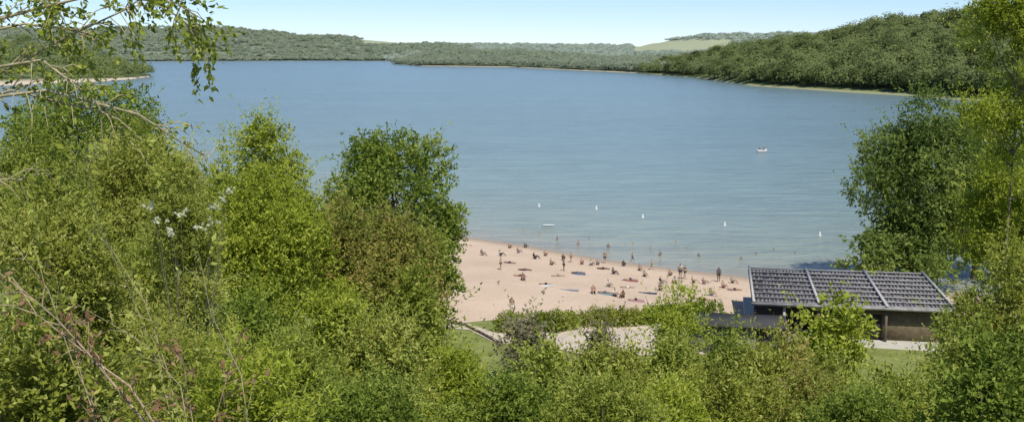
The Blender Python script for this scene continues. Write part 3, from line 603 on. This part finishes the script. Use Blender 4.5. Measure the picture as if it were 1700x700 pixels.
def person(ps, px, py, sc, rot, low, up_, label, sk='a', hr='d', water=False, at=None):
    p = G(px, py) if at is None else np.array(at, float)
    if water:
        p = P(px, py, 0); p[2] = max(float(hfun(p[0], p[1])), -1.15)
    z = p[2]+(.03 if (at is None and not water) else 0)
    b_, sh, st, ha = POSES[ps]
    def mk(n, me, mat, par):
        o = bpy.data.objects.new(n, me); C.objects.link(o)
        if not me.materials: me.materials.append(mat)
        o.material_slots[0].link = 'OBJECT'; o.material_slots[0].material = mat
        if par: o.parent = par
        return o
    body = mk('person', b_, cm('skin_'+sk, SK[sk], .6), None); body.location = (p[0], p[1], z); body.rotation_euler = (0, 0, rot); body.scale = (sc,)*3
    tag(body, label, 'person', 'people in the water' if water else 'people on the beach')
    mk('hair', ha, cm('hair_'+hr, HR[hr]), body); mk('shorts', sh, cm('cloth_'+low, COLS[low]), body)
    if up_: mk('shirt', st, cm('cloth_'+up_, COLS[up_]), body)
PP = [
 ('stand', 850, 524, 1.02, .4, 'white', 'red', 'person in a red shirt and white shorts standing alone on the sand behind the hedge'),
 ('stand', 831, 448, .9, 1.2, 'black', None, 'person in black shorts standing alone toward the left end of the beach'),
 ('stand', 1129, 463, 1.08, 2.6, 'navy', 'white', 'tall person in a white shirt standing by the water, right part of the beach'),
 ('walk', 1137, 463, .95, .8, 'black', 'navy', 'person in dark clothes walking beside the tall one in the white shirt'),
 ('stand', 1193, 468, 1.0, 3.0, 'black', 'blue', 'person in a blue shirt standing at the water at the right end of the beach'),
 ('sit', 1200, 478, 1.0, .6, 'red', None, 'person in red shorts sitting just in front of the blue shirted one'),
 ('sit', 1097, 471, 1.0, 1.9, 'grey', 'black', 'person in a black shirt sitting left of the white shirted group'),
 ('sit', 1120, 470, .95, -.5, 'navy', 'white', 'person in a white shirt sitting at the feet of the standing group'),
 ('stand', 936, 450, .9, 2.0, 'black', 'grey', 'person in a grey shirt standing in the middle of the sand'),
 ('sit', 935, 432, .95, 2.9, 'navy', None, 'person in navy shorts sitting at the waterline left of the centre'),
 ('walk', 948, 436, .8, 1.0, 'red', None, 'child in red shorts walking along the waterline'),
 ('sit', 966, 439, .95, 3.0, 'black', 'pink', 'person in a pink shirt sitting near the waterline'),
 ('sit', 981, 441, .95, 2.5, 'grey', 'white', 'white shirted person sitting right of the pink shirted one'),
 ('stand', 1004, 437, .88, 3.0, 'black', 'black', 'person all in black standing at the waterline'),
 ('sit', 1035, 442, .95, 2.8, 'blue', None, 'person in blue shorts sitting at the waterline right of the one in black'),
 ('walk', 1082, 448, .82, 1.4, 'yellow', None, 'person in yellow shorts walking at the waterline'),
 ('sit', 1062, 449, .95, .3, 'black', 'red', 'person in a red shirt sitting left of the yellow shorts walker'),
 ('sit', 868, 465, 1.0, .2, 'navy', 'black', 'person in a black shirt sitting on the left part of the sand'),
 ('lie', 862, 459, .95, 1.1, 'red', None, 'person in red shorts lying behind the sitting one in the black shirt'),
 ('sit', 887, 430, 1.0, 2.0, 'black', 'navy', 'person in a navy shirt sitting near the water, left part of the beach'),
 ('sit', 846, 412, .95, 2.8, 'black', None, 'person sitting at the waterline, leftmost of all at the water'),
 ('sit', 872, 411, .95, 2.6, 'navy', 'blue', 'person in a blue shirt sitting by the water near the left end'),
 ('sit', 800, 424, .95, 1.0, 'grey', 'black', 'person sitting alone at the left edge of the sand beside the dark tree'),
 ('lie', 905, 473, .95, 1.4, 'black', None, 'person in black shorts lying on the middle of the sand'),
 ('lie', 958, 454, .95, 1.6, 'turquoise', None, 'person in turquoise shorts lying beside the grey shirted standing one'),
 ('lie', 1045, 465, .95, 1.7, 'navy', None, 'person in navy shorts lying between the centre and the standing group'),
 ('sit', 985, 487, 1.05, .1, 'black', 'red', 'person in a red shirt sitting at the left of the front row of sunbathers'),
 ('lie', 1003, 487, .95, 1.3, 'purple', None, 'person in purple shorts lying next to the red shirted sitter'),
 ('sit', 1021, 492, 1.0, .5, 'navy', 'white', 'person in a white shirt sitting in the front row of sunbathers'),
 ('sit', 1034, 494, .95, -.4, 'black', 'orange', 'person in an orange shirt sitting in the front row of sunbathers'),
 ('lie', 1054, 499, .95, 1.5, 'black', None, 'person in black shorts lying at the right end of the front row'),
 ('sit', 1180, 491, 1.0, .8, 'blue', 'black', 'person in a black shirt sitting at the right end of the beach near the annex'),
 ('lie', 1168, 499, .95, 1.5, 'red', None, 'person in red shorts lying at the right end of the beach near the annex'),
 ('sit', 915, 440, .95, 2.4, 'black', None, 'bare chested person sitting between the navy shirted sitter and the waterline child'),
 ('sit', 1018, 455, .95, .9, 'navy', 'grey', 'grey shirted person sitting alone between the waterline and the towels'),
 ('sit', 1150, 470, .95, 1.6, 'black', None, 'bare chested person sitting right of the standing group'),
 ('sit', 1168, 472, .95, 2.2, 'grey', 'pink', 'person in a pink shirt sitting between the standing group and the blue shirted one'),
 ('sit', 1096, 482, .95, .2, 'black', 'navy', 'navy shirted person sitting in front of the black shirted sitting one'),
 ('sit', 905, 425, .9, 2.7, 'black', None, 'slight person in black shorts sitting by the water left of the navy shorts one'),
 ('sit', 830, 425, .95, 1.8, 'navy', 'white', 'white shirted person sitting near the left end above the lone standing one'),
 ('walk', 1050, 436, .75, 2.2, 'navy', None, 'child in navy shorts walking at the water between the black clad and yellow shorts ones'),
 ('sit', 1215, 470, .95, 1.0, 'black', 'grey', 'grey shirted person sitting by the water nearest the pavilion roof'),
 ('lie', 845, 437, .95, 1.2, 'navy', None, 'person lying right of the lone standing one at the left end'),
 ('lie', 925, 459, .95, 1.8, 'grey', None, 'person lying in front of the grey shirted standing one'),
 ('lie', 1000, 447, .95, 1.5, 'black', None, 'person lying in front of the one all in black'),
 ('sit', 1070, 459, .95, .4, 'black', 'turquoise', 'turquoise shirted person sitting in front of the yellow shorts walker'),
 ('lie', 1140, 482, .95, 1.4, 'blue', None, 'person lying in front of the standing group'),
 ('lie', 1218, 482, .95, 1.6, 'black', None, 'person lying nearest the pavilion roof'),
 ('sit', 1010, 476, .95, .7, 'grey', 'white', 'white shirted person sitting behind the front row of sunbathers'),
 ('lie', 870, 449, .95, 1.5, 'purple', None, 'person in purple shorts lying between the left sitters and the lone standing one'),
 ('sit', 860, 420, .9, 2.2, 'blue', 'grey', 'grey shirted person sitting in front of the leftmost sitters at the water'),
 ('sit', 992, 440, .9, 2.9, 'navy', 'turquoise', 'turquoise shirted person sitting at the waterline left of the one all in black'),
 ('sit', 1112, 458, .9, 2.7, 'black', 'pink', 'pink shirted person sitting at the water left of the tall white shirted one'),
 ('lie', 1040, 478, .95, 1.6, 'white', None, 'person in white shorts lying behind the orange shirted sitter'),
]
for q, a in enumerate(PP):
    a = list(a); a[3] *= .93; person(*a, sk='aabac'[q % 5], hr='ddl'[q % 3])
WP = [(895, 388, 'bather in the shallows left of the other bathers', 'red'), (978, 396, 'bather chest deep in front of the second buoy', 'navy'), (1122, 402, 'bather in the water above the white shirted group', 'black'),
      (1096, 424, 'bather wading close to the beach', 'blue'), (1285, 414, 'bather at the right near the pavilion roof', 'red'), (1230, 430, 'bather wading just left of the pavilion roof', 'green'), (1200, 412, 'bather in deeper water below the fourth buoy', 'yellow'), (1010, 410, 'bather in the shallows in front of the waterline group', 'pink'),
      (960, 405, 'bather left of the chest deep one below the second buoy', 'black'), (1160, 425, 'bather in the shallows between the white shirted group and the pavilion', 'navy'), (1050, 405, 'bather below the middle buoy', 'black'), (1320, 420, 'rightmost bather, beside the right tree', 'blue'),
      (868, 382, 'bather farthest left, offshore from the leftmost sitters', 'black'), (925, 398, 'bather between the left bather and the pair below the second buoy', 'navy'), (1080, 412, 'bather right of the one below the middle buoy', 'red'), (1255, 422, 'bather between the two near the pavilion roof', 'black'), (1140, 412, 'bather right of the one above the white shirted group', 'grey')]
for q, (a, b_, lb, cl) in enumerate(WP): person('stand', a, b_, .84, q*1.3, cl, None, lb, sk='ab'[q % 2], water=True)
# towels
TW = [(905, 474.5, 'black', 'white'), (958, 455.5, 'x', 'blue'), (1045, 466.5, 'x', 'red'), (1003, 488.5, 'x', 'turquoise'), (1054, 500.5, 'x', 'pink'), (1168, 500.5, 'x', 'yellow'), (945, 482, 'x', 'grey'), (1075, 487, 'x', 'navy')]
TL = ['white towel under the sunbather in the middle of the sand', 'blue towel under the sunbather beside the grey shirted standing one', 'red towel under the sunbather left of the standing group', 'turquoise towel next to the red shirted sitter', 'pink towel at the right end of the front row', 'yellow towel near the annex end of the beach', 'grey empty towel left of the front row', 'navy empty towel right of the front row']
for (a, b_, _, col), lb in zip(TW, TL):
    p = G(a, b_); V = []; n = 6
    for j in range(n):
        for i in range(n): V.append(((i/(n-1)-.5)*1.8, (j/(n-1)-.5)*.8, .05+.012*math.sin(i*2.3+j*1.7)))
    o = link('beach_towel', quadmesh('beach_towel', V, gridq(n, n), None, True), cm('towel_'+col, COLS[col]), None, p); o.rotation_euler = (0, 0, rng.uniform(-.3, .3)); tag(o, lb, 'towel', 'towels on the sand')

# ---------------------------------------------------------------- buoys and boats
BUOY = simple('buoy_white', (.60, .61, .60), .5, .06, 4)
bl = ['leftmost of the five white buoys', 'second white buoy from the left', 'middle of the five white buoys', 'fourth white buoy, second from the right', 'rightmost white buoy, beside the right tree']
for (a, b_), lb in zip([(895, 343), (990, 347), (1067, 361), (1203, 374), (1361, 391)], bl):
    p = P(a, b_, 0); r_ = empty('marker_buoy', p); r_.scale = (.56, .56, .38); tag(r_, lb, 'buoy', 'white buoys marking the swimming area')
    mb = MB(); mb.lathe([(0.001, -.35), (.34, -.25), (.42, 0), (.36, .28), (.2, .42), (.001, .46)], 14); mb.build('float', BUOY, r_, smooth=True)
    mb = MB(); mb.lathe([(.24, .38), (.24, 1.1), (.16, 1.3), (.001, 1.36)], 10); mb.build('marker', BUOY, r_, smooth=True)
def hull(L, Wd_, H, n=12, m_=7):
    V = []
    for i in range(n):
        t = i/(n-1); w_ = Wd_/2*(1-abs(2*t-1)**2.6)**.6+.02; sheer = .18*(2*t-1)**2
        for j in range(m_):
            a = math.pi*j/(m_-1); V.append(((t-.5)*L, -w_*math.cos(a), H*(.55+sheer-math.sin(a)**.7*1.0)+.08))
    return V, gridq(n, m_)
p = P(1265, 252, 0); r_ = empty('rowing_boat', p, .5); tag(r_, 'small white boat with two people aboard out on the lake at right', 'boat')
V, Q = hull(3.0, 1.4, .7); o = link('hull', quadmesh('hull', V, Q, None, True), BUOY, r_); so = o.modifiers.new('t', 'SOLIDIFY'); so.thickness = .06
for x in (-.7, .6):
    mb = MB(); mb.box((x, 0, .22), e1*.16, e2*.62, e3*.025); mb.build('seat', WOODP, r_)
for s in (-1, 1):
    mb = MB(); mb.tube([(-.1, s*.5, .45), (-.2, s*1.2, .25), (-.3, s*1.7, .02)], [.025, .025, .025], 6); mb.box((-.32, s*1.8, -.0), e1*.08, e2*.2, e3*.012); mb.build('oar', WOODP, r_)
person('sit', 0, 0, 1.15, .5+1.57, 'navy', 'blue', 'person in a blue shirt sitting in the small boat', at=(p[0]-.7*math.cos(.5), p[1]-.7*math.sin(.5), .25))
person('sit', 0, 0, 1.15, .5-1.57, 'black', 'navy', 'person in a dark shirt sitting at the other end of the small boat', at=(p[0]+.6*math.cos(.5), p[1]+.6*math.sin(.5), .25))
p = P(910, 375, 0); V, Q = hull(1.8, .5, .12); o = link('paddle_board', quadmesh('paddle_board', V, Q, None, True), BUOY, None, (p[0], p[1], .02)); so = o.modifiers.new('t', 'SOLIDIFY'); so.thickness = .06; tag(o, 'white paddle board floating off the left part of the beach', 'paddle board')

# ---------------------------------------------------------------- camera, light, sky
cam = bpy.data.cameras.new('camera'); co = bpy.data.objects.new('camera', cam); C.objects.link(co); scene.camera = co
cam.lens = 40; cam.sensor_width = 36; cam.clip_end = 20000; cam.clip_start = .1
co.location = (0, 0, CAMZ); co.rotation_euler = (math.pi/2-PITCH, 0, 0)
EL = math.radians(54); sdir = np.array([.34, -.94]); AZ = math.atan2(sdir[0], sdir[1])
sun = bpy.data.lights.new('sun', 'SUN'); so = bpy.data.objects.new('sun', sun); C.objects.link(so); sun.energy = 4.8; sun.angle = math.radians(.5); sun.color = (1, .96, .88)
tosun = Vector((sdir[0]*math.cos(EL), sdir[1]*math.cos(EL), math.sin(EL))); so.rotation_euler = tosun.to_track_quat('Z', 'Y').to_euler()
w = bpy.data.worlds.new('World'); scene.world = w; w.use_nodes = True; nt = w.node_tree; bg = nt.nodes['Background']
sk = nt.nodes.new('ShaderNodeTexSky'); sk.sky_type = 'NISHITA'; sk.sun_disc = False; sk.sun_elevation = EL; sk.sun_rotation = AZ; sk.air_density = 1.0; sk.dust_density = 0.0; sk.ozone_density = 4; sk.altitude = 2500
tm = nt.nodes.new('ShaderNodeMix'); tm.data_type = 'RGBA'; tm.blend_type = 'MULTIPLY'; tm.inputs[0].default_value = 1; tm.inputs[7].default_value = (.72, .755, .87, 1)
nt.links.new(sk.outputs[0], tm.inputs[6]); nt.links.new(tm.outputs[2], bg.inputs[0]); bg.inputs[1].default_value = .148
scene.view_settings.view_transform = 'Standard'; scene.view_settings.look = 'None'; scene.view_settings.exposure = 0
